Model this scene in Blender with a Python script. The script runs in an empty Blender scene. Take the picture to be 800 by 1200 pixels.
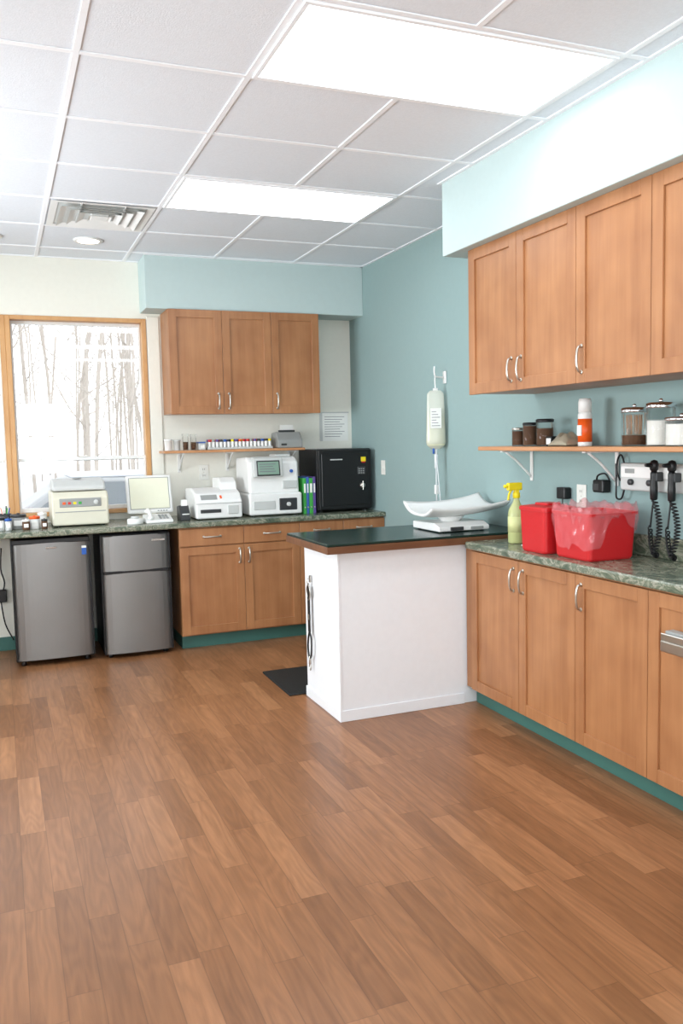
import bpy, bmesh, math, random
from mathutils import Matrix, Vector, noise
random.seed(7)
S=bpy.context.scene
S.view_settings.view_transform='Standard'
S.view_settings.look='None'
S.view_settings.exposure=0.0
# ------------------------------------------------------------ materials
def lin(c):
    r=[]
    for v in c:
        v/=255.0
        r.append(v/12.92 if v<=.04045 else ((v+.055)/1.055)**2.4)
    return (r[0],r[1],r[2],1)
MATS={}
def mat(name,c,rough=.5,metal=0,emit=0,trans=0,alpha=1,noise_amt=0,nscale=30,bump=0,bscale=200,spec=.5,coat=0,ior=1.45):
    if name in MATS: return MATS[name]
    m=bpy.data.materials.new(name);m.use_nodes=True;nt=m.node_tree;b=nt.nodes['Principled BSDF']
    b.inputs['Base Color'].default_value=lin(c);b.inputs['Roughness'].default_value=rough;b.inputs['Metallic'].default_value=metal
    b.inputs['Specular IOR Level'].default_value=spec;b.inputs['IOR'].default_value=ior
    b.inputs['Coat Weight'].default_value=coat
    if emit:
        b.inputs['Emission Color'].default_value=lin(c);b.inputs['Emission Strength'].default_value=emit
    if trans: b.inputs['Transmission Weight'].default_value=trans
    if alpha<1: b.inputs['Alpha'].default_value=alpha
    tc=nt.nodes.new('ShaderNodeTexCoord')
    n=nt.nodes.new('ShaderNodeTexNoise');n.inputs['Scale'].default_value=nscale;n.inputs['Detail'].default_value=4
    nt.links.new(tc.outputs['Object'],n.inputs['Vector'])
    mx=nt.nodes.new('ShaderNodeMix');mx.data_type='RGBA';mx.blend_type='MULTIPLY';mx.inputs['Factor'].default_value=noise_amt if noise_amt else .04
    mx.inputs['A'].default_value=lin(c)
    cr=nt.nodes.new('ShaderNodeValToRGB');cr.color_ramp.elements[0].position=.35;cr.color_ramp.elements[0].color=(.55,.55,.55,1);cr.color_ramp.elements[1].position=.65
    nt.links.new(n.outputs['Fac'],cr.inputs['Fac']);nt.links.new(cr.outputs['Color'],mx.inputs['B']);nt.links.new(mx.outputs['Result'],b.inputs['Base Color'])
    if bump:
        n2=nt.nodes.new('ShaderNodeTexNoise');n2.inputs['Scale'].default_value=bscale;n2.inputs['Detail'].default_value=3
        nt.links.new(tc.outputs['Object'],n2.inputs['Vector'])
        bp=nt.nodes.new('ShaderNodeBump');bp.inputs['Strength'].default_value=bump;bp.inputs['Distance'].default_value=.002
        nt.links.new(n2.outputs['Fac'],bp.inputs['Height']);nt.links.new(bp.outputs['Normal'],b.inputs['Normal'])
    MATS[name]=m;return m
def nd(nt,t,**k):
    n=nt.nodes.new(t)
    for a,v in k.items(): setattr(n,a,v)
    return n
def mth(nt,op,a,b=None):
    n=nt.nodes.new('ShaderNodeMath');n.operation=op
    for i,v in enumerate((a,b)):
        if v is None: continue
        if isinstance(v,(int,float)): n.inputs[i].default_value=v
        else: nt.links.new(v,n.inputs[i])
    return n.outputs[0]
def floor_mat():
    m=bpy.data.materials.new('wood_plank_vinyl');m.use_nodes=True;nt=m.node_tree;b=nt.nodes['Principled BSDF']
    tc=nd(nt,'ShaderNodeTexCoord');sp=nd(nt,'ShaderNodeSeparateXYZ');nt.links.new(tc.outputs['Object'],sp.inputs[0])
    X,Y=sp.outputs[0],sp.outputs[1]
    xs=mth(nt,'DIVIDE',X,.092);row=mth(nt,'FLOOR',xs);fx=mth(nt,'FRACT',xs)
    w1=nd(nt,'ShaderNodeTexWhiteNoise',noise_dimensions='1D');nt.links.new(row,w1.inputs['W'])
    y2=mth(nt,'ADD',mth(nt,'DIVIDE',Y,.58),mth(nt,'MULTIPLY',w1.outputs['Value'],7.3));col=mth(nt,'FLOOR',y2);fy=mth(nt,'FRACT',y2)
    cv=nd(nt,'ShaderNodeCombineXYZ');nt.links.new(row,cv.inputs[0]);nt.links.new(col,cv.inputs[1])
    w2=nd(nt,'ShaderNodeTexWhiteNoise',noise_dimensions='2D');nt.links.new(cv.outputs[0],w2.inputs['Vector'])
    rnd=w2.outputs['Value']
    gv=nd(nt,'ShaderNodeCombineXYZ');nt.links.new(mth(nt,'MULTIPLY',X,34),gv.inputs[0]);nt.links.new(mth(nt,'MULTIPLY',Y,2.2),gv.inputs[1]);nt.links.new(mth(nt,'MULTIPLY',rnd,60),gv.inputs[2])
    g=nd(nt,'ShaderNodeTexNoise');g.inputs['Scale'].default_value=1;g.inputs['Detail'].default_value=7;g.inputs['Roughness'].default_value=.62;g.inputs['Distortion'].default_value=.6
    nt.links.new(gv.outputs[0],g.inputs['Vector'])
    gv2=nd(nt,'ShaderNodeCombineXYZ');nt.links.new(mth(nt,'MULTIPLY',X,9),gv2.inputs[0]);nt.links.new(mth(nt,'MULTIPLY',Y,1.3),gv2.inputs[1]);nt.links.new(mth(nt,'MULTIPLY',rnd,40),gv2.inputs[2])
    n3=nd(nt,'ShaderNodeTexNoise');n3.inputs['Scale'].default_value=1;n3.inputs['Detail'].default_value=2
    nt.links.new(gv2.outputs[0],n3.inputs['Vector'])
    ring=mth(nt,'SINE',mth(nt,'MULTIPLY',n3.outputs['Fac'],70))
    ramp=nd(nt,'ShaderNodeValToRGB');e=ramp.color_ramp.elements
    e[0].position=0;e[0].color=lin((134,90,58));e[1].position=1;e[1].color=lin((165,116,79))
    x=ramp.color_ramp.elements.new(.35);x.color=lin((145,99,65));x=ramp.color_ramp.elements.new(.7);x.color=lin((155,107,72))
    nt.links.new(rnd,ramp.inputs['Fac'])
    gr=nd(nt,'ShaderNodeValToRGB');gr.color_ramp.elements[0].position=.3;gr.color_ramp.elements[0].color=(.66,.62,.58,1);gr.color_ramp.elements[1].position=.66;gr.color_ramp.elements[1].color=(1.08,1.08,1.08,1)
    nt.links.new(g.outputs['Fac'],gr.inputs['Fac'])
    mx=nd(nt,'ShaderNodeMix',data_type='RGBA',blend_type='MULTIPLY');mx.inputs['Factor'].default_value=.75
    nt.links.new(ramp.outputs['Color'],mx.inputs['A']);nt.links.new(gr.outputs['Color'],mx.inputs['B'])
    rr=nd(nt,'ShaderNodeMapRange');rr.inputs['From Min'].default_value=-1;rr.inputs['To Min'].default_value=.9;rr.inputs['To Max'].default_value=1.04;nt.links.new(ring,rr.inputs['Value'])
    mx2=nd(nt,'ShaderNodeMix',data_type='RGBA',blend_type='MULTIPLY');mx2.inputs['Factor'].default_value=1
    cc=nd(nt,'ShaderNodeCombineColor')
    for i in range(3): nt.links.new(rr.outputs[0],cc.inputs[i])
    nt.links.new(mx.outputs['Result'],mx2.inputs['A']);nt.links.new(cc.outputs[0],mx2.inputs['B'])
    ex=mth(nt,'MINIMUM',fx,mth(nt,'SUBTRACT',1,fx));ey=mth(nt,'MULTIPLY',mth(nt,'MINIMUM',fy,mth(nt,'SUBTRACT',1,fy)),6.3)
    ed=mth(nt,'MINIMUM',ex,ey)
    sr=nd(nt,'ShaderNodeMapRange');sr.inputs['From Min'].default_value=.004;sr.inputs['From Max'].default_value=.022;sr.inputs['To Min'].default_value=.68;sr.inputs['To Max'].default_value=1;nt.links.new(ed,sr.inputs['Value'])
    cc2=nd(nt,'ShaderNodeCombineColor')
    for i in range(3): nt.links.new(sr.outputs[0],cc2.inputs[i])
    mx3=nd(nt,'ShaderNodeMix',data_type='RGBA',blend_type='MULTIPLY');mx3.inputs['Factor'].default_value=1
    nt.links.new(mx2.outputs['Result'],mx3.inputs['A']);nt.links.new(cc2.outputs[0],mx3.inputs['B'])
    nt.links.new(mx3.outputs['Result'],b.inputs['Base Color'])
    b.inputs['Roughness'].default_value=.34;b.inputs['Specular IOR Level'].default_value=.45
    bp=nd(nt,'ShaderNodeBump');bp.inputs['Strength'].default_value=.12;bp.inputs['Distance'].default_value=.001
    nt.links.new(g.outputs['Fac'],bp.inputs['Height']);nt.links.new(bp.outputs['Normal'],b.inputs['Normal'])
    return m
def wood_mat(name,c1,c2,axis=2,rough=.38):
    m=bpy.data.materials.new(name);m.use_nodes=True;nt=m.node_tree;b=nt.nodes['Principled BSDF']
    tc=nd(nt,'ShaderNodeTexCoord');mp=nd(nt,'ShaderNodeMapping');sc=[26,26,26];sc[axis]=1.8;mp.inputs['Scale'].default_value=sc
    nt.links.new(tc.outputs['Object'],mp.inputs[0])
    g=nd(nt,'ShaderNodeTexNoise');g.inputs['Scale'].default_value=1;g.inputs['Detail'].default_value=5;g.inputs['Distortion'].default_value=.4;nt.links.new(mp.outputs[0],g.inputs['Vector'])
    g2=nd(nt,'ShaderNodeTexNoise');g2.inputs['Scale'].default_value=5;g2.inputs['Detail'].default_value=2;nt.links.new(tc.outputs['Object'],g2.inputs['Vector'])
    s=mth(nt,'ADD',mth(nt,'MULTIPLY',g.outputs['Fac'],.5),mth(nt,'MULTIPLY',g2.outputs['Fac'],.5))
    r=nd(nt,'ShaderNodeValToRGB');r.color_ramp.elements[0].position=.32;r.color_ramp.elements[0].color=lin(c1);r.color_ramp.elements[1].position=.68;r.color_ramp.elements[1].color=lin(c2)
    nt.links.new(s,r.inputs['Fac']);nt.links.new(r.outputs['Color'],b.inputs['Base Color']);b.inputs['Roughness'].default_value=rough
    return m
def marble_mat():
    m=bpy.data.materials.new('green_marbled_laminate');m.use_nodes=True;nt=m.node_tree;b=nt.nodes['Principled BSDF']
    tc=nd(nt,'ShaderNodeTexCoord')
    mp=nd(nt,'ShaderNodeMapping');mp.inputs['Scale'].default_value=(6,3,6);mp.inputs['Rotation'].default_value=(0,0,.5);nt.links.new(tc.outputs['Object'],mp.inputs[0])
    g=nd(nt,'ShaderNodeTexNoise');g.inputs['Scale'].default_value=1.9;g.inputs['Detail'].default_value=10;g.inputs['Roughness'].default_value=.7;g.inputs['Distortion'].default_value=1.8;nt.links.new(mp.outputs[0],g.inputs['Vector'])
    r=nd(nt,'ShaderNodeValToRGB');E=r.color_ramp.elements
    E[0].position=.28;E[0].color=lin((56,66,56));E[1].position=.74;E[1].color=lin((164,166,148))
    for p,c in ((.42,(84,96,80)),(.5,(114,120,102)),(.53,(164,162,146)),(.57,(94,104,88))):
        x=E.new(p);x.color=lin(c)
    nt.links.new(g.outputs['Fac'],r.inputs['Fac']);nt.links.new(r.outputs['Color'],b.inputs['Base Color']);b.inputs['Roughness'].default_value=.22
    return m
FLOOR=floor_mat()
WOOD=wood_mat('maple_cabinet_wood',(150,98,61),(177,124,82))
WOODW=wood_mat('window_frame_wood',(190,138,84),(208,160,106))
SHELFW=wood_mat('shelf_edge_wood',(180,124,82),(200,146,102),axis=1)
MARB=marble_mat()
CREAM=mat('cream_wall_paint',(233,232,222),.85,bump=.15)
PALE=mat('pale_aqua_soffit_paint',(190,207,206),.85,bump=.15)
TEAL=mat('teal_gray_wall_paint',(143,166,165),.8,bump=.15)
TILE=mat('acoustic_ceiling_tile',(229,234,241),.95,noise_amt=.08,nscale=90,bump=.5,bscale=160)
GRID=mat('ceiling_grid_paint',(246,248,252),.5)
WHITE=mat('white_laminate',(238,241,245),.4)
WPL=mat('white_plastic',(232,232,230),.35)
BEIGE=mat('beige_plastic',(214,210,192),.45)
GREY=mat('grey_plastic',(150,152,150),.45)
LGREY=mat('light_grey_plastic',(196,198,196),.4)
DARK=mat('dark_grey_plastic',(52,54,56),.4)
BLACK=mat('black_plastic',(18,18,20),.38)
RUBBER=mat('black_rubber',(26,28,28),.7,bump=.4)
NICK=mat('brushed_nickel',(196,192,184),.28,metal=1)
STEEL=mat('stainless_steel_door',(138,137,136),.38,metal=.85,noise_amt=.08,nscale=4)
CHROME=mat('chrome',(225,225,228),.12,metal=1)
TEALB=mat('teal_vinyl_cove_base',(66,112,104),.5)
ISTOP=mat('dark_green_laminate',(20,46,40),.22,noise_amt=.4,nscale=60)
WEDGE=wood_mat('stained_wood_edging',(92,58,38),(126,84,56),axis=0)
RED=mat('sharps_red_plastic',(192,32,36),.35,spec=.5)
BAGCLR=mat('clear_bag_film',(240,140,146),.12,alpha=.27,spec=1)
YEL=mat('yellow_plastic',(236,214,30),.35)
LIQ=mat('yellow_green_liquid',(206,214,96),.15,trans=.35)
ORANGE=mat('orange_cap_plastic',(232,92,30),.4)
GREENB=mat('green_binder_vinyl',(62,160,72),.4)
BLUEB=mat('blue_binder_vinyl',(60,96,170),.4)
PURPB=mat('purple_binder_vinyl',(92,74,140),.4)
PAPER=mat('paper',(238,238,234),.8)
INK=mat('printed_ink',(116,118,124),.8)
SCR=mat('lcd_screen_glow',(120,146,132),.2,emit=.2)
SCRC=mat('cream_screen',(222,222,200),.3,emit=.1)
GLASSC=mat('jar_glass',(240,246,246),.04,trans=1,ior=1.3,alpha=.45)
COTTON=mat('cotton_white',(240,238,232),.95,bump=.8,bscale=60)
BROWN=mat('brown_contents',(98,66,44),.8,noise_amt=.5,nscale=80)
IVF=mat('iv_bag_film',(236,236,222),.2,alpha=.5,spec=.8)
IVL=mat('iv_fluid_pale',(226,226,196),.2,alpha=.8)
TUBE=mat('clear_tubing',(230,234,236),.2,alpha=.9)
BLUES=mat('blue_plastic',(40,90,170),.4)
EMIT=mat('fluorescent_diffuser',(240,248,255),.5,emit=6.3)
EMITD=mat('downlight_lens',(255,244,224),.5,emit=6.0)
OUTC=mat('outlet_plate',(232,232,226),.4)
TREE=mat('bare_tree_bark',(188,178,168),.9,noise_amt=.3)
SNOW=mat('snow',(206,210,216),.8)
CARB=mat('car_paint_silver_grey',(158,160,162),.4)
CARG=mat('car_glass',(116,122,126),.1)
def glass_pane_mat():
    m=bpy.data.materials.new('window_glass');m.use_nodes=True;nt=m.node_tree;nt.nodes.remove(nt.nodes['Principled BSDF'])
    o=nt.nodes['Material Output'];t=nd(nt,'ShaderNodeBsdfTransparent');g=nd(nt,'ShaderNodeBsdfGlossy');g.inputs['Roughness'].default_value=.02
    f=nd(nt,'ShaderNodeFresnel');mx=nd(nt,'ShaderNodeMixShader');nt.links.new(f.outputs[0],mx.inputs[0]);nt.links.new(t.outputs[0],mx.inputs[1]);nt.links.new(g.outputs[0],mx.inputs[2]);nt.links.new(mx.outputs[0],o.inputs[0]);return m
PANE=glass_pane_mat()
# ------------------------------------------------------------ builder
class B:
    def __init__(s,name):
        s.name=name;s.bm=bmesh.new();s.mats=[];s.M=Matrix.Identity(4)
    def mi(s,m):
        if m not in s.mats:s.mats.append(m)
        return s.mats.index(m)
    def add(s,t,m,smooth=False,L=None):
        i=s.mi(m)
        for f in t.faces:f.material_index=i;f.smooth=smooth
        Mx=s.M@L if L is not None else s.M
        bmesh.ops.transform(t,matrix=Mx,verts=t.verts)
        me=bpy.data.meshes.new('t');t.to_mesh(me);t.free();s.bm.from_mesh(me);bpy.data.meshes.remove(me)
    def box(s,x0,x1,y0,y1,z0,z1,m,bev=0,seg=1,L=None,taper=0,smooth=False):
        t=bmesh.new();bmesh.ops.create_cube(t,size=1)
        for v in t.verts:
            k=1-(taper if v.co.z<0 else 0)
            v.co=Vector(((x0+x1)/2+v.co.x*(x1-x0)*k,(y0+y1)/2+v.co.y*(y1-y0)*k,(z0+z1)/2+v.co.z*(z1-z0)))
        if bev: bmesh.ops.bevel(t,geom=t.edges[:],offset=min(bev,.45*min(abs(x1-x0),abs(y1-y0),abs(z1-z0))),segments=seg,affect='EDGES',profile=.5)
        s.add(t,m,smooth,L)
    def lathe(s,c,prof,m,seg=28,L=None,smooth=True,sy=1):
        t=bmesh.new();rings=[]
        for r,z in prof:
            rings.append([t.verts.new((c[0]+r*math.cos(2*math.pi*k/seg),c[1]+sy*r*math.sin(2*math.pi*k/seg),c[2]+z)) for k in range(seg)])
        for a,b in zip(rings,rings[1:]):
            for k in range(seg):
                t.faces.new((a[k],a[(k+1)%seg],b[(k+1)%seg],b[k]))
        if prof[0][0]>1e-5:t.faces.new(rings[0][::-1])
        if prof[-1][0]>1e-5:t.faces.new(rings[-1])
        bmesh.ops.remove_doubles(t,verts=t.verts,dist=1e-6)
        s.add(t,m,smooth,L)
    def cyl(s,c,r,h,m,axis='z',r2=None,seg=24,L=None):
        r2=r if r2 is None else r2
        b=min(.0015,r*.2,abs(h)*.2)
        prof=[(r-b,0),(r,b),(r2,h-b),(r2-b,h)]
        R={'z':Matrix.Identity(4),'x':Matrix.Rotation(math.pi/2,4,'Y'),'y':Matrix.Rotation(-math.pi/2,4,'X')}[axis]
        LL=Matrix.Translation(Vector(c))@R
        if L is not None:LL=L@LL
        s.lathe((0,0,0),prof,m,seg,LL)
    def tube(s,pts,r,m,seg=8,sub=0,L=None,flat=1):
        P=[Vector(p) for p in pts]
        if sub:
            Q=[]
            for i in range(len(P)-1):
                p0=P[max(i-1,0)];p1=P[i];p2=P[i+1];p3=P[min(i+2,len(P)-1)]
                for k in range(sub):
                    u=k/sub;Q.append(.5*((2*p1)+(-p0+p2)*u+(2*p0-5*p1+4*p2-p3)*u*u+(-p0+3*p1-3*p2+p3)*u**3))
            Q.append(P[-1]);P=Q
        t=bmesh.new();rings=[];n=None
        for i,p in enumerate(P):
            d=(P[min(i+1,len(P)-1)]-P[max(i-1,0)]).normalized()
            if n is None:
                n=d.orthogonal().normalized()
            n=(n-d*n.dot(d))
            n=n.normalized() if n.length>1e-6 else d.orthogonal().normalized()
            bb=d.cross(n)
            rings.append([t.verts.new(p+r*(n*math.cos(2*math.pi*k/seg)+bb*flat*math.sin(2*math.pi*k/seg))) for k in range(seg)])
        for a,b in zip(rings,rings[1:]):
            for k in range(seg):t.faces.new((a[k],a[(k+1)%seg],b[(k+1)%seg],b[k]))
        t.faces.new(rings[0][::-1]);t.faces.new(rings[-1])
        s.add(t,m,True,L)
    def prism(s,pts,x0,x1,m,bev=0,L=None,seg=2):
        t=bmesh.new()
        a=[t.verts.new((x0,p[0],p[1])) for p in pts];b=[t.verts.new((x1,p[0],p[1])) for p in pts]
        n=len(pts);t.faces.new(a[::-1]);t.faces.new(b)
        for k in range(n):t.faces.new((a[k],a[(k+1)%n],b[(k+1)%n],b[k]))
        bmesh.ops.recalc_face_normals(t,faces=t.faces)
        if bev:bmesh.ops.bevel(t,geom=t.edges[:],offset=bev,segments=seg,affect='EDGES',profile=.5)
        s.add(t,m,False,L)
    def sph(s,c,r,m,sc=(1,1,1),L=None,sub=2,jit=0):
        t=bmesh.new();bmesh.ops.create_icosphere(t,subdivisions=sub,radius=r)
        for v in t.verts:
            k=1+jit*(random.random()-.5)
            v.co=Vector((c[0]+v.co.x*sc[0]*k,c[1]+v.co.y*sc[1]*k,c[2]+v.co.z*sc[2]*k))
        s.add(t,m,True,L)
    def surf(s,f,nu,nv,th,m,L=None):
        t=bmesh.new();T=[];Bt=[]
        for i in range(nu+1):
            T.append([]);Bt.append([])
            for j in range(nv+1):
                p=Vector(f(i/nu,j/nv));T[-1].append(t.verts.new(p));Bt[-1].append(t.verts.new(p-Vector((0,0,th))))
        for i in range(nu):
            for j in range(nv):
                t.faces.new((T[i][j],T[i+1][j],T[i+1][j+1],T[i][j+1]));t.faces.new((Bt[i][j],Bt[i][j+1],Bt[i+1][j+1],Bt[i+1][j]))
        for i in range(nu):
            t.faces.new((T[i][0],Bt[i][0],Bt[i+1][0],T[i+1][0]));t.faces.new((T[i][nv],T[i+1][nv],Bt[i+1][nv],Bt[i][nv]))
        for j in range(nv):
            t.faces.new((T[0][j],T[0][j+1],Bt[0][j+1],Bt[0][j]));t.faces.new((T[nu][j],Bt[nu][j],Bt[nu][j+1],T[nu][j+1]))
        s.add(t,m,True,L)
    def done(s,origin=True):
        bm=s.bm
        bmesh.ops.recalc_face_normals(bm,faces=bm.faces)
        xs=[v.co.x for v in bm.verts];ys=[v.co.y for v in bm.verts];zs=[v.co.z for v in bm.verts]
        o=Vector(((min(xs)+max(xs))/2,(min(ys)+max(ys))/2,min(zs))) if origin else Vector((0,0,0))
        bmesh.ops.translate(bm,verts=bm.verts,vec=-o)
        me=bpy.data.meshes.new(s.name);bm.to_mesh(me);bm.free()
        for m in s.mats:me.materials.append(m)
        ob=bpy.data.objects.new(s.name,me);ob.location=o;S.collection.objects.link(ob);return ob
H=2.818;XR=2.725;YB=6.5;XL=-2.2;YF=-1.8;CT=.914
XW=XR-.001;YW=YB-.001
gx,gy,TT=.317,3.129,.6096
# ------------------------------------------------------------ shell
b=B('floor');b.box(XL,XR,YF,YB,-.1,0,FLOOR);b.done(False)
b=B('ceiling');b.box(XL,XR,YF,YB,H,H+.1,TILE)
for k in range(-5,5):
    x=gx+TT*k
    if XL<x<XR:b.box(x-.012,x+.012,YF,YB,H-.005,H,GRID,.001)
for k in range(-9,7):
    y=gy+TT*k
    if YF<y<YB:b.box(XL,XR,y-.012,y+.012,H-.0052,H,GRID,.001)
for (x0,x1,y0,y1) in ((XL,XR,YB-.022,YB),(XL,XL+.022,YF,YB),(XR-.022,XR,4.07,6.22),(2.238,2.26,YF,4.09),(1.03,XR,6.198,6.22)):
    b.box(x0,x1,y0,y1,H-.0054,H,GRID)
b.done(False)
b=B('wall_back')
WX0,WX1,WZ0,WZ1=-.84,1.07,.96,2.40
b.box(XL,WX0,YB,YB+.14,0,H,CREAM);b.box(WX1,XR+.12,YB,YB+.14,0,H,CREAM)
b.box(WX0,WX1,YB,YB+.14,0,WZ0,CREAM);b.box(WX0,WX1,YB,YB+.14,WZ1,H,CREAM);b.done(False)
b=B('wall_right');b.box(XR,XR+.12,YF,YB,0,H,TEAL);b.done(False)
LW=[(-.6,1.2),(3.4,5.2)];LZ0,LZ1=.9,2.35  # unseen window openings, added to let light onto the ceiling
b=B('wall_left')
b.box(XL-.12,XL,YF,YB+.14,0,LZ0,CREAM);b.box(XL-.12,XL,YF,YB+.14,LZ1,H,CREAM)
for y0,y1 in((YF,-.6),(1.2,3.4),(5.2,YB+.14)):b.box(XL-.12,XL,y0,y1,LZ0,LZ1,CREAM)
b.done(False)
b=B('wall_front')
FX0,FX1=-1.6,1.2  # unseen opening behind the camera, also added for light
b.box(XL-.12,XR+.12,YF-.12,YF,0,LZ0,CREAM);b.box(XL-.12,XR+.12,YF-.12,YF,LZ1,H,CREAM)
b.box(XL-.12,FX0,YF-.12,YF,LZ0,LZ1,CREAM);b.box(FX1,XR+.12,YF-.12,YF,LZ0,LZ1,CREAM);b.done(False)
b=B('wall_soffit_back');b.box(1.03,XR,6.22,YB,2.44,H,PALE,.003);b.done(False)
b=B('wall_soffit_right');b.box(2.26,XR,YF,4.08,2.435,H,PALE,.003);b.done(False)
b=B('trim_1');b.box(1.075,1.165,YB-.012,YB,CT+.002,2.42,CREAM,.003);b.done(False)
b=B('baseboard_left');b.box(XL,XL+.008,YF,YB,0,.1,TEALB,.002);b.done(False)
b=B('baseboard_back');b.box(XL+.01,1.1,YB-.008,YB,0,.1,TEALB,.002);b.done(False)
def window(name,x0,x1,M=None,z0w=None,z1w=None,y=None):
    b=B(name);Z0=WZ0 if z0w is None else z0w;Z1=WZ1 if z1w is None else z1w
    if M is not None:b.M=M
    yb=YB if M is None else 0
    y0=yb-.015;y1=yb+.11
    fw=.035;zm=(1.37 if M is None else (Z0+Z1)/2)
    for (a,c,d,e) in ((x0,x0+fw,Z0,Z1),(x1-fw,x1,Z0,Z1)):b.box(a,c,y0,y1,d,e,WOODW,.003)
    b.box(x0+fw,x1-fw,y0,y1,Z1-.03,Z1,WOODW,.003);b.box(x0+fw,x1-fw,y0-.02,y1,Z0,Z0+.03,WOODW,.003)
    a,c=x0+fw,x1-fw
    for (z0,z1,ya) in ((zm-.015,Z1-.03,yb+.06),(Z0+.03,zm+.015,yb+.025)):
        s=.03
        b.box(a,a+s*.5,ya,ya+.03,z0,z1,WPL,.002);b.box(c-s*.5,c,ya,ya+.03,z0,z1,WPL,.002)
        b.box(a+s*.5,c-s*.5,ya,ya+.03,z0,z0+s,WPL,.002);b.box(a+s*.5,c-s*.5,ya,ya+.03,z1-s*.8,z1,WPL,.002)
        b.box(a+s*.5,c-s*.5,ya+.013,ya+.017,z0+s,z1-s*.8,PANE)
    b.box((a+c)/2-.03,(a+c)/2+.03,yb+.015,yb+.03,zm+.015,zm+.028,NICK,.002)
    b.done(False)
window('window_1',.085,1.07);window('window_2',-.84,.085)
n=3
for y0,y1 in LW:  # windows out of view, added to go with the fill lamps
    M=Matrix.Translation((XL,0,0))@Matrix.Rotation(math.pi/2,4,'Z')
    for a,c in((y0,(y0+y1)/2),((y0+y1)/2,y1)):
        window('window_%d'%n,a,c,M,LZ0,LZ1);n+=1
M=Matrix.Translation((0,YF,0))@Matrix.Rotation(math.pi,4,'Z')  # added windows behind the camera, in front of the third fill lamp
for a,c in((-FX1,-FX1+.93),(-FX1+.93,-FX1+1.87),(-FX1+1.87,-FX0)):
    window('window_%d'%n,a,c,M,LZ0,LZ1);n+=1
# outside
b=B('snowy_ground');b.box(-60,60,-60,90,-.9,-.5,SNOW);b.done(False)
b=B('bare_trees')
for i in range(170):
    y=random.uniform(24,60);x=random.uniform(-8,12)*y/25
    r=random.uniform(.02,.08);h=random.uniform(7,14);lx=random.uniform(-1.6,1.6)
    b.tube([(x,y,-.55),(x+lx*.1,y,h*.25),(x+lx*.35+random.uniform(-.2,.2),y,h*.55),(x+lx,y,h)],r,TREE,5,2)
    for k in range(12):
        q=random.uniform(.1,.85);z=h*q;xb=x+lx*q*q;a=random.uniform(0,6.28);l=random.uniform(.8,2.6)
        b.tube([(xb,y,z),(xb+l*math.cos(a)*.6,y+l*math.sin(a)*.4,z+l*.35),(xb+l*math.cos(a)*1.2,y+l*math.sin(a)*.6,z+l*.9)],max(.011,r*.26),TREE,4)
b.done()
b=B('parked_car')
b.M=Matrix.Translation((1.9,15,-.5))@Matrix.Rotation(math.pi/2,4,'Z')
prof=[(-2.2,.35),(-2.2,.75),(-1.2,.9),(-.6,1.42),(.9,1.45),(1.6,.98),(2.15,.9),(2.2,.35)]
b.prism(prof,-.85,.85,CARB,.05)
b.prism([(-.98,.95),(-.5,1.36),(.82,1.38),(1.35,.98)],-.87,.87,CARG,.01)
for yy in(-1.35,1.35):
    for xx in(-.88,.68):b.cyl((xx,yy,.33),.33,.2,RUBBER,'x')
b.box(-.8,.8,-.5,.85,1.44,1.5,SNOW,.02);b.done()
# ------------------------------------------------------------ lights & ceiling
def panel(x0,y0,n):
    b=B(n);x1=x0+2*TT;y1=y0+TT
    x0+=.013;y0+=.013;x1-=.013;y1-=.013
    z=H-.0005
    for (a,c,d,e) in ((x0,x1,y0,y0+.018),(x0,x1,y1-.018,y1),(x0,x0+.018,y0+.018,y1-.018),(x1-.018,x1,y0+.018,y1-.018)):
        b.box(a,c,d,e,z-.012,z,GRID,.001)
    b.box(x0+.018,x1-.018,y0+.018,y1-.018,z-.010,z,EMIT);b.done()
for j in (-1,2,-4,-7):panel(gx+TT,gy+TT*j,'ceiling_light_panel')
for j in (-1,2,-4,-7):panel(gx-3*TT,gy+TT*j,'ceiling_light_panel')
b=B('ceiling_air_vent')
x0,x1,y0,y1=gx+.02,gx+TT-.02,gy+3*TT+.02,gy+4*TT-.02;z=H
cx,cy=(x0+x1)/2,(y0+y1)/2;hw=(x1-x0)/2
b.box(x0+.03,x1-.03,y0+.03,y1-.03,z-.003,z,LGREY)
for k in range(5):
    wo=hw-k*.055;wi=wo-.034
    if k==0:wi=wo-.04
    t=bmesh.new()
    o=[(-wo,-wo),(wo,-wo),(wo,wo),(-wo,wo)];ii=[(-wi,-wi),(wi,-wi),(wi,wi),(-wi,wi)]
    A=[t.verts.new((cx+p[0],cy+p[1],z-.02+(.012 if k==0 else -.002))) for p in o];C=[t.verts.new((cx+p[0],cy+p[1],z-.02+.014)) for p in ii]
    for q in range(4):t.faces.new((A[q],A[(q+1)%4],C[(q+1)%4],C[q]))
    b.add(t,WPL)
b.box(cx-.05,cx+.05,cy-.05,cy+.05,z-.02,z-.003,WPL,.003)
for q in(-.12,.12):b.box(cx+q-.004,cx+q+.004,y0+.03,y1-.03,z-.013,z-.004,LGREY)
b.done()
for (x,y) in ((.62,5.90),(.0,5.94),(-1.2,5.9)):
    b=B('recessed_downlight');b.lathe((x,y,H-.012),[(.07,.003),(.088,0),(.095,.006),(.095,.0115)],WPL);b.cyl((x,y,H-.0105),.07,.006,EMITD);b.done()
def area(n,loc,rot,sx,sy,p,col=(1,1,1)):
    l=bpy.data.lights.new(n,'AREA');l.shape='RECTANGLE';l.size=sx;l.size_y=sy;l.energy=p;l.color=col
    o=bpy.data.objects.new(n,l);o.location=loc;o.rotation_euler=rot;S.collection.objects.link(o)
UP=math.radians(30)  # area lamps added outside the unseen windows, tilted up to brighten the ceiling
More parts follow.
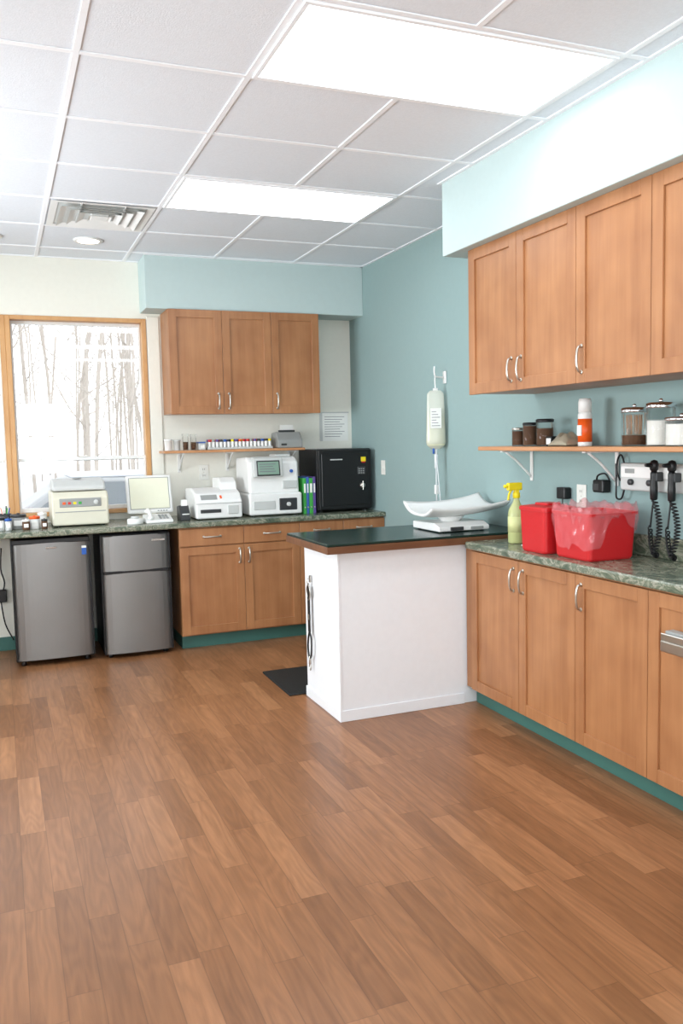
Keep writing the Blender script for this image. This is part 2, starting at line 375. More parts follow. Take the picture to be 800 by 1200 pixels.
area('window_daylight',(XL-.20,.3,1.60),(0,-math.pi/2-UP,0),1.35,1.75,85,(.89,.96,1))
area('window_daylight',(XL-.20,4.3,1.60),(0,-math.pi/2-UP,0),1.35,1.75,185,(.89,.96,1))
area('window_daylight',(-.2,YF-.20,1.60),(math.pi/2+UP,0,0),2.7,1.35,138,(.89,.96,1))
# ------------------------------------------------------------ cabinets
def door(b,u0,u1,z0,z1,y=0,fr=.058):
    g=.0015;u0+=g;u1-=g;t=.02
    b.box(u0,u0+fr,y-t,y,z0,z1,WOOD,.0015);b.box(u1-fr,u1,y-t,y,z0,z1,WOOD,.0015)
    b.box(u0+fr,u1-fr,y-t,y,z1-fr,z1,WOOD,.0015);b.box(u0+fr,u1-fr,y-t,y,z0,z0+fr,WOOD,.0015)
    b.box(u0+fr-.002,u1-fr+.002,y-.010,y-.001,z0+fr-.002,z1-fr+.002,WOOD)
def hv(b,u,z,l=.11,y=-.02):
    b.tube([(u,y+.002,z-l/2),(u,y-.016,z-l/2+.005),(u,y-.024,z-l/4),(u,y-.026,z),(u,y-.024,z+l/4),(u,y-.016,z+l/2-.005),(u,y+.002,z+l/2)],.0052,NICK,8,3)
    for s in(-1,1):b.cyl((u,y-.004,z+s*l/2),.009,.006,NICK,'y',seg=12)
def hh(b,u,z,l=.12,y=-.02):
    b.tube([(u-l/2,y+.002,z),(u-l/2+.006,y-.016,z),(u-l/4,y-.024,z),(u,y-.026,z),(u+l/4,y-.024,z),(u+l/2-.006,y-.016,z),(u+l/2,y+.002,z)],.0052,NICK,8,3)
    for s in(-1,1):b.cyl((u+s*l/2,y-.004,z),.009,.006,NICK,'y',seg=12)
b=B('upper_cabinet');b.M=Matrix.Translation((0,6.215,0))
b.box(1.18,2.34,0,YW-6.215,1.685,2.438,WOOD,.001)
for u0,u1 in((1.18,1.575),(1.575,1.955),(1.955,2.34)):door(b,u0,u1,1.68,2.438)
hv(b,1.535,1.775);hv(b,1.615,1.775);hv(b,1.99,1.775);b.done()
b=B('upper_cabinet');b.M=Matrix.Translation((2.335,3.91,0))@Matrix.Rotation(-math.pi/2,4,'Z')
ed=[0,.44,.89,1.34,1.79,2.24,2.69]
b.box(0,ed[-1],0,XW-2.335,1.695,2.434,WOOD,.001)
for a,c in zip(ed,ed[1:]):door(b,a,c,1.69,2.434)
for u in(ed[1]-.04,ed[1]+.04,ed[2]+.04,ed[4]-.04,ed[5]-.04,ed[5]+.04):hv(b,u,1.79)
b.done()
b=B('base_cabinet');b.M=Matrix.Translation((2.335,3.93,0))@Matrix.Rotation(-math.pi/2,4,'Z')
e2=[.02,.47,.91,1.36,1.81,2.26,2.71];D=XW-2.335
b.box(-.06,e2[-1],0,D,.1,.873,WOOD,.001);b.box(-.06,e2[-1],.06,D,0,.1,TEALB)
for a,c in zip(e2,e2[1:]):door(b,a,c,.105,.862)
for u in(e2[1]-.04,e2[1]+.04,e2[2]+.04,e2[5]-.04,e2[5]+.04):hv(b,u,.765)
b.done()
b=B('worktop')
b.box(2.288,XW,1.2,3.925,.874,CT-.0015,MARB,.01,3);b.done()
b=B('backsplash');b.box(XW-.02,XW,1.2,3.925,CT-.001,CT+.095,MARB,.004,2);b.done()
b=B('base_cabinet');b.M=Matrix.Translation((0,5.895,0));D=YW-5.895
b.box(1.14,XW,0,D,.1,.875,WOOD,.001);b.box(1.15,XW,.065,D,0,.1,TEALB)
dd=[1.14,1.605,2.03,2.38,XW]
for k,(a,c) in enumerate(zip(dd,dd[1:])):
    door(b,a,c,.11,.735)
    b.box(a+.0015,c-.0015,-.02,0,.742,.865,WOOD,.003);hh(b,(a+c)/2,.805)
hv(b,dd[1]-.035,.655,.1);hv(b,dd[1]+.035,.655,.1);hv(b,dd[3]-.035,.655,.1)
b.done()
b=B('countertop')
b.box(-1.25,XW,5.85,YW,.876,CT-.0005,MARB,.01,3)
b.box(-1.25,-1.22,5.9,YW,0,.876,WHITE,.002)
b.done()
# ------------------------------------------------------------ fridges
def fridge(x0,x1,yf,top,two):
    b=B('mini_fridge')
    b.box(x0+.004,x1-.004,yf+.055,yf+.5,.03,top,BLACK,.006,2)
    for sx in(x0+.05,x1-.05):
        for sy in(yf+.09,yf+.45):b.cyl((sx,sy,0),.018,.032,BLACK)
    doors=[(.045,top-.02)] if not two else [(.035,.592),(.606,top-.012)]
    for z0,z1 in doors:
        b.box(x0+.004,x1-.004,yf+.035,yf+.056,z0,z1,BLACK,.004)
        w=x1-x0
        def f(u,v,z0=z0,z1=z1):
            return (x0+.004+u*(w-.008),yf+.035-.03*(1-(2*u-1)**2*.5-.5*abs(2*u-1)**8),z0+v*(z1-z0))
        t=bmesh.new();n=16
        A=[t.verts.new(f(i/n,0)) for i in range(n+1)];C=[t.verts.new(f(i/n,1)) for i in range(n+1)]
        A2=[t.verts.new((f(i/n,0)[0],yf+.036,z0)) for i in range(n+1)];C2=[t.verts.new((f(i/n,1)[0],yf+.036,z1)) for i in range(n+1)]
        for i in range(n):
            t.faces.new((A[i],A[i+1],C[i+1],C[i]));t.faces.new((A[i],A2[i],A2[i+1],A[i+1]));t.faces.new((C[i],C[i+1],C2[i+1],C2[i]))
        t.faces.new((A[0],C[0],C2[0],A2[0]));t.faces.new((A[n],A2[n],C2[n],C[n]))
        b.add(t,STEEL)
        b.box(x0+.004,x1-.004,yf+.012,yf+.04,z1-.004,z1+.006,BLACK,.002)
        b.box(x0+.002,x0+.012,yf+.014,yf+.04,z0,z1,BLACK,.002);b.box(x1-.012,x1-.002,yf+.014,yf+.04,z0,z1,BLACK,.002)
    if not two:
        b.box(x0+.01,x1-.01,yf+.005,yf+.06,top-.03,top+.002,BLACK,.004)
        b.box((x0+x1)/2-.035,(x0+x1)/2+.035,yf-.001,yf+.008,top-.065,top-.053,CHROME,.001)
        b.box(x1-.06,x1-.03,yf+.012,yf+.02,top-.12,top-.075,BLUES,.001)
        b.box(x1-.06,x1-.03,yf+.011,yf+.019,top-.075,top-.06,PAPER,.0005)
    else:
        b.box(x1-.13,x1-.04,yf+.004,yf+.012,top-.06,top-.045,CHROME,.001)
        b.box(x0+.02,x1-.02,yf+.006,yf+.03,.590,.608,BLACK,.003)
    b.done()
fridge(.035,.545,5.90,.855,False)
fridge(.60,1.075,5.86,.862,True)
# ------------------------------------------------------------ island
b=B('exam_island')
b.box(1.585,XW,4.0,4.515,.0,.895,WHITE,.002)
b.box(1.578,1.592,3.993,4.02,.0,.895,WHITE,.002)
b.box(1.577,2.32,3.992,4.0,0,.06,WHITE,.002);b.box(1.577,1.585,4.0,4.52,0,.06,WHITE,.002)
b.box(1.50,XW,3.928,4.58,.895,.932,WEDGE,.002);b.box(1.503,XW,3.931,4.577,.932,.945,ISTOP,.003)
b.done()
b=B('pet_leash')
b.box(1.570,1.5765,4.39,4.41,.68,.72,NICK,.002);b.tube([(1.571,4.40,.70),(1.56,4.40,.70),(1.555,4.40,.685),(1.562,4.40,.672)],.003,NICK,6,3)
b.box(1.560,1.566,4.385,4.415,.40,.66,BLACK,.001)
b.tube([(1.563,4.40,.675),(1.563,4.375,.64),(1.563,4.38,.60),(1.563,4.40,.58),(1.563,4.42,.60),(1.563,4.425,.64),(1.563,4.40,.675)],.004,NICK,6,3)
b.tube([(1.563,4.40,.40),(1.563,4.37,.36),(1.563,4.38,.27),(1.563,4.41,.25),(1.563,4.43,.30),(1.563,4.42,.36),(1.563,4.40,.40)],.0055,BLACK,6,3)
b.cyl((1.563,4.40,.215),.007,.045,NICK);b.tube([(1.563,4.40,.22),(1.563,4.385,.20),(1.563,4.40,.18),(1.563,4.415,.20),(1.563,4.405,.215)],.003,NICK,6,3)
b.box(1.557,1.569,4.39,4.41,.47,.50,NICK,.001)
b.done()
b=B('anti_fatigue_mat');b.box(1.48,2.28,4.54,5.08,0,.014,RUBBER,.006,2);b.done()
b=B('pet_scale')
b.prism([(4.08,0),(4.40,0),(4.40,.04),(4.14,.045),(4.08,.025)],2.22,2.54,WPL,.006,L=Matrix.Translation((0,0,.951)))
for x in(2.25,2.51):
    for y in(4.11,4.37):b.cyl((x,y,.945),.012,.008,DARK)
b.box(2.29,2.37,4.07,4.10,.955,.975,DARK,.002,L=None)
b.box(2.42,2.50,4.074,4.10,.957,.972,GREY,.002)
b.cyl((2.38,4.24,.99),.05,.035,WPL,r2=.08)
def tray(u,v):
    s=2*u-1
    x=2.425+.255*s;y=4.10+.30*v-(0.02*s*s if v<.5 else -.02*s*s)
    z=1.028+.050*abs(2*v-1)**2.6+.022*abs(s)**2.2+.014*s+.022*v
    return (x,y,z)
b.surf(tray,30,18,.014,WPL)
b.done()
# ------------------------------------------------------------ IV bag
b=B('iv_fluid_bag')
Y=4.90;x=XR-.075
b.box(XW-.008,XW,Y-.02,Y+.02,1.82,1.90,WPL,.003)
b.tube([(XR-.006,Y,1.86),(x+.02,Y,1.862),(x,Y,1.87),(x-.006,Y,1.90),(x-.004,Y,1.93)],.006,WPL,8,3)
b.tube([(x,Y,1.872),(x-.002,Y,1.84),(x,Y,1.80),(x,Y,1.765)],.005,WPL,8,3)
LR=Matrix.Translation((x,Y,0))@Matrix.Rotation(math.radians(-24),4,'Z')
def pouch(z0,z1,w0,w1,th,m,sc=1.0):
    t=bmesh.new();nu,nv=20,18;rows=[]
    for j in range(nv+1):
        v=j/nv;z=z0+(z1-z0)*v
        wv=(w0+(w1-w0)*v)*sc
        if v<.10:wv*=.45+.55*(v/.10)**.6
        if v>.93:wv*=1-.35*((v-.93)/.07)**2
        tt=(th*(1-.75*v)+.003)*sc*min(1,.3+v*6)
        row=[]
        for k in range(nu):
            a=2*math.pi*k/nu;c_,s_=math.cos(a),math.sin(a)
            row.append(t.verts.new((wv*abs(c_)**.7*(1 if c_>0 else -1),tt*abs(s_)**1.2*(1 if s_>0 else -1),z)))
        rows.append(row)
    for a,c in zip(rows,rows[1:]):
        for k in range(nu):t.faces.new((a[k],a[(k+1)%nu],c[(k+1)%nu],c[k]))
    t.faces.new(rows[0][::-1]);t.faces.new(rows[-1]);b.add(t,m,True,L=LR)
pouch(1.395,1.775,.066,.054,.03,IVF)
pouch(1.40,1.62,.064,.058,.027,IVL,.95)
b.box(-.035,.035,-.0285,-.0275,1.53,1.66,PAPER,.0003,L=LR)
for k in range(6):b.box(-.028,.026-.012*(k%3),-.0295,-.0283,1.545+k*.018,1.549+k*.018,INK,L=LR)
b.box(-.016,.016,-.004,.004,1.765,1.79,WPL,.002,L=LR)
b.cyl((x-.018,Y,1.365),.007,.035,BLUES);b.cyl((x,Y,1.36),.008,.04,WPL);b.cyl((x,Y,1.27),.012,.09,TUBE)
b.tube([(x,Y,1.28),(x,Y,1.2),(x,Y-.002,1.1),(x,Y,1.03)],.005,TUBE,6,5)
b.tube([(x,Y,1.03),(x+.01,Y-.02,1.015),(x+.01,Y-.035,1.04),(x+.005,Y-.02,1.2),(x,Y-.006,1.35)],.0035,TUBE,6,5)
b.box(x-.012,x+.012,Y-.012,Y+.012,1.10,1.16,WPL,.003)
b.done()
# ------------------------------------------------------------ shelves
def bracket(L,dep,drop):
    b=B('shelf_bracket')
    b.box(-.012,.012,-dep,0,-.009,-.001,WPL,.002,L=L);b.box(-.012,.012,-.008,0,-drop,-.001,WPL,.002,L=L)
    b.tube([(0,-dep*.85,-.009),(0,-dep*.5,-drop*.35),(0,-.006,-drop*.88)],.006,WPL,6,3,L=L);b.done()
b=B('open_shelf')
b.box(1.13,2.232,6.27,YW,1.395,1.414,SHELFW,.003);b.done()
for x in(1.28,1.66,2.17):bracket(Matrix.Translation((x,YW,1.395)),.2,.15)
b=B('storage_shelf')
b.box(2.505,XW,1.6,4.14,1.392,1.414,SHELFW,.003);b.done()
for y in(3.93,3.235,2.4):bracket(Matrix.Translation((XW,y,1.392))@Matrix.Rotation(-math.pi/2,4,'Z'),.2,.17)
# ------------------------------------------------------------ back counter items
for (x,y,r,h,m,c2) in ((-.03,6.05,.045,.09,WPL,DARK),(.10,6.12,.05,.10,GREY,DARK),(.20,6.06,.035,.085,WPL,ORANGE),(.255,6.16,.03,.10,WPL,WPL),(.145,6.01,.024,.07,BROWN,WPL),(.035,6.03,.022,.08,LGREY,BLUES),(.262,6.03,.02,.065,BROWN,DARK)):
    b=B('supply_canister');b.lathe((x,y,CT),[(r*.92,0),(r,.006),(r,h*.78),(r*.96,h*.8)],m);b.lathe((x,y,CT+h*.8),[(r*1.03,0),(r*1.03,h*.17),(r*.95,h*.2)],c2)
    b.cyl((x,y,CT+h),r*.2,h*.08,c2);b.box(x-r*.6,x+r*.6,y-r*1.02,y-r*.6,CT+h*.25,CT+h*.6,PAPER,.001);b.done()
b=B('pen_cup');b.lathe((.02,6.22,CT),[(.036,0),(.038,.004),(.04,.10),(.036,.1),(.034,.006)],DARK)
for k in range(5):
    a=k*1.3;b.tube([(.02,6.22,CT+.01),(.02+.03*math.cos(a),6.22+.03*math.sin(a),CT+.14+.01*(k%2))],.004,[BLUES,BLACK,ORANGE,WPL,GREENB][k],6)
b.done()
b=B('bench_centrifuge')
X0,X1=.315,.69;Yf=6.04
b.prism([(Yf,.01),(Yf+.40,.01),(Yf+.40,.24),(Yf+.05,.24),(Yf,.20)],X0,X1,BEIGE,.012,L=Matrix.Translation((0,0,CT)))
b.prism([(Yf+.04,.245),(Yf+.39,.245),(Yf+.39,.30),(Yf+.30,.325),(Yf+.10,.31),(Yf+.045,.275)],X0+.012,X1-.012,LGREY,.012,L=Matrix.Translation((0,0,CT)))
for x in(X0+.04,X1-.04):
    for y in(Yf+.04,Yf+.36):b.cyl((x,y,CT),.015,.012,BLACK)
b.box(X0+.05,X1-.05,Yf-.004,Yf+.01,CT+.135,CT+.195,GREY,.003)
for k,(m) in enumerate((ORANGE,RED,YEL,GREENB)):b.box(X0+.07+k*.035,X0+.09+k*.035,Yf-.007,Yf,CT+.155,CT+.172,m,.001)
b.cyl((X1-.085,Yf-.016,CT+.165),.016,.014,LGREY,'y');b.box(X0+.02,X1-.02,Yf-.002,Yf+.01,CT+.10,CT+.106,GREY)
b.cyl(((X0+X1)/2,Yf+.2,CT+.323),.03,.006,GREY);b.done()
b=B('small_monitor')
b.box(.90,1.12,6.16,6.36,CT,CT+.03,BEIGE,.008,2)
L=Matrix.Translation((1.01,6.24,CT+.05))@Matrix.Rotation(math.radians(-14),4,'X')
b.box(-.165,.165,0,.035,0,.285,WPL,.012,2,L=L);b.box(-.14,.14,-.003,.004,.035,.262,SCRC,.001,L=L)
b.box(-.145,.145,-.0015,.003,.030,.267,GREY,.001,L=L)
b.box(-.10,.10,.03,.07,.05,.22,BEIGE,.012,2,L=L)
for k in range(4):b.box(.05+k*.02,.062+k*.02,-.004,.0,.012,.02,GREY,L=L)
b.box(-.04,.04,.01,.08,-.02,.12,BEIGE,.006,L=L);b.done()
b=B('desk_telephone')
b.prism([(5.96,0),(6.12,0),(6.12,.055),(5.96,.02)],.93,1.12,WPL,.006,L=Matrix.Translation((0,0,CT)))
for i in range(3):
    for j in range(4):
        b.box(1.03+i*.024,1.046+i*.024,5.985+j*.026,6.0+j*.026,CT+.028+j*.0055,CT+.034+j*.0055,GREY,.001)
b.tube([(.965,5.975,CT+.04),(.965,6.0,CT+.06),(.965,6.06,CT+.078),(.965,6.10,CT+.085)],.014,WPL,10,3)
b.sph((.965,5.98,CT+.038),.024,WPL,(1,1,.7));b.sph((.965,6.10,CT+.075),.024,WPL,(1,1,.7));b.done()
b=B('petri_dish')
b.lathe((.86,6.0,CT),[(.052,0),(.055,.004),(.055,.03),(.05,.036),(.02,.04),(0,.041)],WPL);b.lathe((.86,6.0,CT+.04),[(.03,0),(.028,.012),(.012,.014),(.0,.014)],LGREY);b.done()
b=B('label_printer');b.prism([(6.0,0),(6.14,0),(6.14,.10),(6.06,.11),(6.0,.05)],1.18,1.25,DARK,.006,L=Matrix.Translation((0,0,CT)))
b.box(1.192,1.242,5.997,6.01,CT+.045,CT+.052,PAPER);b.box(1.195,1.24,6.05,6.052,CT+.105,CT+.15,PAPER);b.done()
b=B('blood_chemistry_analyzer');Lz=Matrix.Translation((0,0,CT))
b.prism([(5.98,.008),(6.36,.008),(6.36,.215),(6.16,.225),(6.04,.19),(5.98,.13)],1.29,1.63,WPL,.012,L=Lz)
b.prism([(6.10,.20),(6.36,.20),(6.36,.29),(6.18,.295),(6.12,.26)],1.50,1.625,WPL,.01,L=Lz)
b.box(1.32,1.47,5.974,5.985,CT+.05,CT+.075,DARK,.002);b.box(1.52,1.60,5.974,5.985,CT+.035,CT+.10,LGREY,.004)
L=Lz@Matrix.Translation((0,5.985,.135))@Matrix.Rotation(math.radians(-45),4,'X')
b.box(1.33,1.45,-.002,.004,.012,.06,GREY,.002,L=L);b.box(1.47,1.485,-.003,.004,.02,.05,ORANGE,.001,L=L)
b.box(1.29,1.63,5.978,5.985,CT+.115,CT+.119,GREY)
for x in(1.33,1.59):
    for y in(6.02,6.32):b.cyl((x,y,CT),.014,.012,DARK)
b.done()
b=B('hematology_analyzer');x0,x1=1.69,2.10
b.box(x0,x1,6.0,6.40,CT+.01,CT+.17,WPL,.014,3)
b.prism([(6.03,.165),(6.40,.165),(6.40,.43),(6.12,.44),(6.05,.40)],x0+.01,x1-.01,WPL,.016,L=Lz,seg=3)
b.prism([(6.0,.29),(6.10,.29),(6.10,.43),(6.06,.445),(6.02,.43)],x0+.04,x1-.14,LGREY,.01,L=Lz)
L=Lz@Matrix.Translation((0,6.0,.30))@Matrix.Rotation(math.radians(-9),4,'X')
b.box(x0+.065,x1-.165,-.004,.006,0,.115,DARK,.003,L=L);b.box(x0+.075,x1-.175,-.006,.0,.01,.105,SCR,.001,L=L)
for k in range(4):b.box(x0+.085,x1-.20-.01*(k%3),-.007,-.004,.03+k*.018,.036+k*.018,INK,L=L)
b.box(x0+.03,x0+.20,5.996,6.01,CT+.05,CT+.115,LGREY,.004);b.box(x0+.23,x0+.37,5.996,6.01,CT+.04,CT+.13,DARK,.004)
b.cyl((x0+.30,5.975,CT+.085),.015,.03,LGREY,'y');b.box(x0+.27,x0+.38,6.022,6.04,CT+.20,CT+.26,LGREY,.003);b.cyl((x1-.07,6.02,CT+.33),.012,.02,BLUES,'y')
b.box(x0+.24,x0+.36,6.1,6.26,CT+.435,CT+.455,LGREY,.006)
for x in(x0+.04,x1-.04):
    for y in(6.04,6.36):b.cyl((x,y,CT),.016,.012,DARK)
b.done()
b=B('ring_binders')
xx=2.118
for k,m in enumerate((GREENB,BLUEB,GREENB,PURPB)):
    w=(.026,.022,.03,.024)[k]
    b.box(xx,xx+w-.001,6.02,6.29,CT,CT+.27+.01*(k%2),m,.004,2);b.box(xx+.006,xx+w-.007,6.018,6.022,CT+.16,CT+.23,PAPER);b.cyl((xx+w/2,6.016,CT+.05),.006,.005,NICK,'y',seg=12);xx+=w
b.done()
b=B('black_lab_cabinet');x0,x1=2.24,2.69
b.box(x0,x1,6.05,6.46,CT+.012,CT+.485,BLACK,.008,2);b.box(x0+.005,x1-.005,6.02,6.05,CT+.02,CT+.478,BLACK,.008,2)
b.box(x0+.03,x1-.03,6.016,6.022,CT+.05,CT+.45,BLACK,.003)
b.box(x1-.125,x1-.06,6.012,6.018,CT+.285,CT+.345,DARK,.003)
for i in range(3):
    for j in range(3):b.box(x1-.117+i*.018,x1-.107+i*.018,6.009,6.014,CT+.292+j*.016,CT+.300+j*.016,GREY,.001)
b.box(x1-.095,x1-.055,6.012,6.018,CT+.385,CT+.42,YEL,.001);b.box(x1-.09,x1-.06,6.011,6.014,CT+.375,CT+.385,RED)
b.cyl((x1-.09,5.996,CT+.2),.020,.022,NICK,'y');b.box(x1-.093,x1-.087,5.988,5.998,CT+.165,CT+.235,NICK,.002)
b.box(x0+.10,x0+.20,6.013,6.017,CT+.40,CT+.408,LGREY)
for x in(x0+.04,x1-.04):
    for y in(6.09,6.4):b.cyl((x,y,CT),.016,.013,DARK)
b.done()
b=B('paper_notice')
b.box(2.44,2.69,YB-.004,YB-.001,1.46,1.69,PAPER,.0005);b.box(2.44,2.465,YB-.006,YB-.003,1.46,1.69,LGREY)
for k in range(9):b.box(2.485,2.66-.02*(k%3),YB-.0048,YB-.003,1.655-k*.02,1.659-k*.02,INK)
b.box(2.43,2.70,YB-.007,YW,1.688,1.698,LGREY,.001);b.done()
SZ=1.4145
for (x,h,r,m) in ((1.18,.085,.03,WPL),(1.245,.08,.026,LGREY),(1.31,.125,.024,GLASSC),(1.37,.12,.024,GLASSC)):
    b=B('specimen_cup');b.lathe((x,6.37,SZ),[(r*.85,0),(r*.88,.003),(r,h*.85),(r*1.08,h*.86),(r*1.08,h),(r*.9,h)],m)
    b.lathe((x,6.37,SZ+.001),[(r*.6,.003),(r*.75,h*.5),(0,h*.5)],BROWN if m==GLASSC else WPL);b.done()
b=B('slide_box');b.box(1.405,1.455,6.33,6.43,SZ,SZ+.05,LGREY,.003);b.box(1.405,1.455,6.33,6.43,SZ+.051,SZ+.062,BLUEB,.002);b.box(1.415,1.445,6.328,6.331,SZ+.012,SZ+.036,PAPER);b.done()
b=B('reagent_vial_rack');b.box(1.47,1.985,6.33,6.42,SZ,SZ+.018,LGREY,.002)
cols=[RED,PURPB,BLUES,GREY,ORANGE,DARK,PURPB,RED,YEL,DARK]
for k in range(17):
    for j in range(2):
        x=1.49+k*.0298;y=6.352+j*.045
        b.cyl((x,y,SZ+.014),.0115,.045,WPL if k%3 else PAPER,seg=12);b.cyl((x,y,SZ+.059),.0125,.018,cols[(k*3+j)%10],seg=12)
b.done()
b=B('receipt_printer');b.prism([(6.30,0),(6.48,0),(6.48,.12),(6.36,.125),(6.30,.06)],2.02,2.222,GREY,.008,L=Matrix.Translation((0,0,SZ)))
b.box(2.05,2.18,6.36,6.39,SZ+.12,SZ+.14,DARK,.003);b.box(2.06,2.17,6.375,6.377,SZ+.13,SZ+.18,PAPER);b.box(2.045,2.09,6.296,6.305,SZ+.02,SZ+.035,DARK,.001);b.done()
# ------------------------------------------------------------ right shelf items
def jar(name,x,y,r,h,lid,fill,fh,knob=True):
    b=B(name);z=SZ
    b.lathe((x,y,z),[(r*.93,0),(r,.006),(r,h*.86),(r*.93,h*.88)],GLASSC)
    b.lathe((x,y,z+.006),[(r*.9,0),(r*.92,.004),(r*.92,h*fh),(0,h*fh)],fill,smooth=False)
    b.lathe((x,y,z+h*.87),[(r*1.02,0),(r*1.04,.003),(r*1.04,h*.1),(r*.9,h*.125),(0,h*.13)],lid)
    if knob:b.sph((x,y,z+h*1.04),r*.16,lid)
    return b
jar('glass_jar',2.60,3.88,.034,.10,NICK,BROWN,.75,False).done()
jar('glass_jar',2.60,3.77,.038,.125,BLACK,BROWN,.8,False).done()
jar('glass_jar',2.60,3.64,.044,.14,BLACK,BROWN,.6,False).done()
b=jar('apothecary_jar',2.60,2.98,.056,.17,CHROME,BROWN,.25)
for k in range(16):
    a=k*2.4;rr=.034*math.sqrt((k+.5)/16)
    b.tube([(2.60+rr*math.cos(a),2.98+rr*math.sin(a),SZ+.05),(2.60+rr*1.1*math.cos(a),2.98+rr*1.1*math.sin(a),SZ+.135)],.002,SHELFW,5)
b.done()
jar('apothecary_jar',2.61,2.83,.060,.185,CHROME,COTTON,.55).done()
jar('apothecary_jar',2.58,2.68,.066,.12,CHROME,COTTON,.7).done()
b=B('foil_supply_pouch')
def pf(u,v):
    n=noise.noise(Vector((u*5,v*5,1.3)))
    return (2.53+.12*u,3.375+.14*v,SZ+.012+.055*math.sin(math.pi*u)**.6*math.sin(math.pi*v)**.6+.03*n*math.sin(math.pi*u)*math.sin(math.pi*v))
b.surf(pf,18,18,.010,mat('foil_pouch',(170,160,140),.3,metal=.3));b.done()
b=B('small_supply_box');b.box(2.56,2.66,3.53,3.575,SZ,SZ+.05,BLACK,.002);b.box(2.558,2.56,3.535,3.57,SZ+.01,SZ+.04,PAPER);b.done()
b=B('aerosol_can');c=(2.60,3.32,SZ)
b.lathe(c,[(.031,0),(.033,.004),(.033,.15),(.028,.162)],WPL);b.lathe(c,[(.0335,.02),(.0335,.13)],ORANGE)
b.lathe((c[0],c[1],SZ+.16),[(.031,0),(.031,.05),(.026,.066),(0,.068)],WPL);b.box(c[0]-.035,c[0]-.03,c[1]-.015,c[1]+.015,SZ+.05,SZ+.10,PAPER);b.done()
b=B('spray_bottle');c=(2.48,3.72,CT)
b.lathe(c,[(.04,0),(.044,.006),(.044,.15),(.040,.175),(.02,.21),(.015,.225),(.015,.24)],mat('spray_bottle_plastic',(206,212,150),.25,alpha=.75))
b.lathe((c[0],c[1],CT+.004),[(.038,0),(.040,.10),(0,.10)],LIQ);b.lathe(c,[(.0445,.06),(.0445,.14)],mat('spray_label',(206,210,150),.5))
b.cyl((c[0],c[1],CT+.235),.019,.028,YEL)
b.box(c[0]-.055,c[0]+.03,c[1]-.013,c[1]+.013,CT+.275,CT+.315,YEL,.006,2);b.box(c[0]-.012,c[0]+.012,c[1]-.012,c[1]+.012,CT+.26,CT+.28,YEL,.003)
b.cyl((c[0]-.075,c[1],CT+.298),.009,.022,YEL,'x')
b.tube([(c[0]-.03,c[1],CT+.28),(c[0]-.045,c[1],CT+.255),(c[0]-.05,c[1],CT+.225)],.006,YEL,8,3)
b.tube([(c[0],c[1],CT+.02),(c[0],c[1],CT+.24)],.002,WPL,6);b.done()
b=B('pump_bottle');c=(2.52,3.60,CT)
b.lathe(c,[(.022,0),(.024,.003),(.024,.065),(.010,.08),(.010,.09)],WPL);b.cyl((c[0],c[1],CT+.088),.011,.012,LGREY);b.cyl((c[0],c[1],CT+.1),.004,.02,LGREY);b.box(c[0]-.03,c[0]+.008,c[1]-.006,c[1]+.006,CT+.118,CT+.127,LGREY,.002);b.done()
b=B('syringe_pack')
for k in range(3):
    b.tube([(2.42+.03*k,3.56,CT+.008),(2.47+.03*k,3.51,CT+.008)],.008,TUBE,8);b.tube([(2.41+.03*k,3.572,CT+.008),(2.42+.03*k,3.56,CT+.008)],.004,WPL,6)
b.done()
def bin_(x0,x1,y0,y1,h,n='sharps_container',lid=True,m=None,z0=CT):
    b=B(n);t=bmesh.new();cx,cy=(x0+x1)/2,(y0+y1)/2
    def ring(k,z,r=.02):
        hx,hy=(x1-x0)/2*k,(y1-y0)/2*k;P=[]
        for sx,sy,a0 in((1,1,0),(-1,1,90),(-1,-1,180),(1,-1,270)):
            for q in range(5):
                a=math.radians(a0+q*22.5);P.append(t.verts.new((cx+sx*(hx-r)+r*math.cos(a),cy+sy*(hy-r)+r*math.sin(a),z)))
        return P
    R=[ring(.86,z0),ring(.9,z0+.01),ring(.97,z0+h*.88),ring(1.02,z0+h*.885),ring(1.02,z0+h*.94)]
    if lid:R+=[ring(.98,z0+h*.97),ring(.6,z0+h)]
    else:R+=[ring(.97,z0+h*.94),ring(.93,z0+h*.8),ring(.86,z0+.015)]
    n=len(R[0])
    for a,c in zip(R,R[1:]):
        for k in range(n):t.faces.new((a[k],a[(k+1)%n],c[(k+1)%n],c[k]))
    t.faces.new(R[0][::-1]);t.faces.new(R[-1]);b.add(t,m or RED)
    return b
b=bin_(2.335,2.52,3.27,3.49,.225)
b.box(2.39,2.47,3.33,3.43,CT+.222,CT+.235,RED,.004);b.done()
b=bin_(2.35,2.62,2.97,3.245,.225,lid=False)
cx,cy=2.485,3.108
t=bmesh.new();N=96;rows=[]
for j in range(16):
    v=j/15;row=[]
    for k in range(N):
        a=2*math.pi*k/N;ca,sa=math.cos(a),math.sin(a)
        q=(abs(ca)**6+abs(sa)**6)**(-1/6)
        if v<.35: kk=.80+.25*(v/.35);z=CT+.10+.15*(v/.35)
        else: kk=1.04+.03*math.sin((v-.35)*3);z=CT+.25-.14*((v-.35)/.65)*(1+.5*math.sin(a*2+1)+.25*math.sin(a*5))
        nn=noise.noise(Vector((ca*5,sa*5,v*6)));kk+=.05*nn+.02*math.sin(a*19+v*7);z+=.03*noise.noise(Vector((ca*5,sa*5,9)))+.008*math.sin(a*13)
        row.append(t.verts.new((cx+.138*q*ca*kk,cy+.138*q*sa*kk,max(z,CT+.015))))
    rows.append(row)
for a,c in zip(rows,rows[1:]):
    for k in range(N):t.faces.new((a[k],a[(k+1)%N],c[(k+1)%N],c[k]))
b.add(t,BAGCLR,True)
b.box(2.375,2.595,2.99,3.225,CT+.12,CT+.16,RED,.01);b.done()
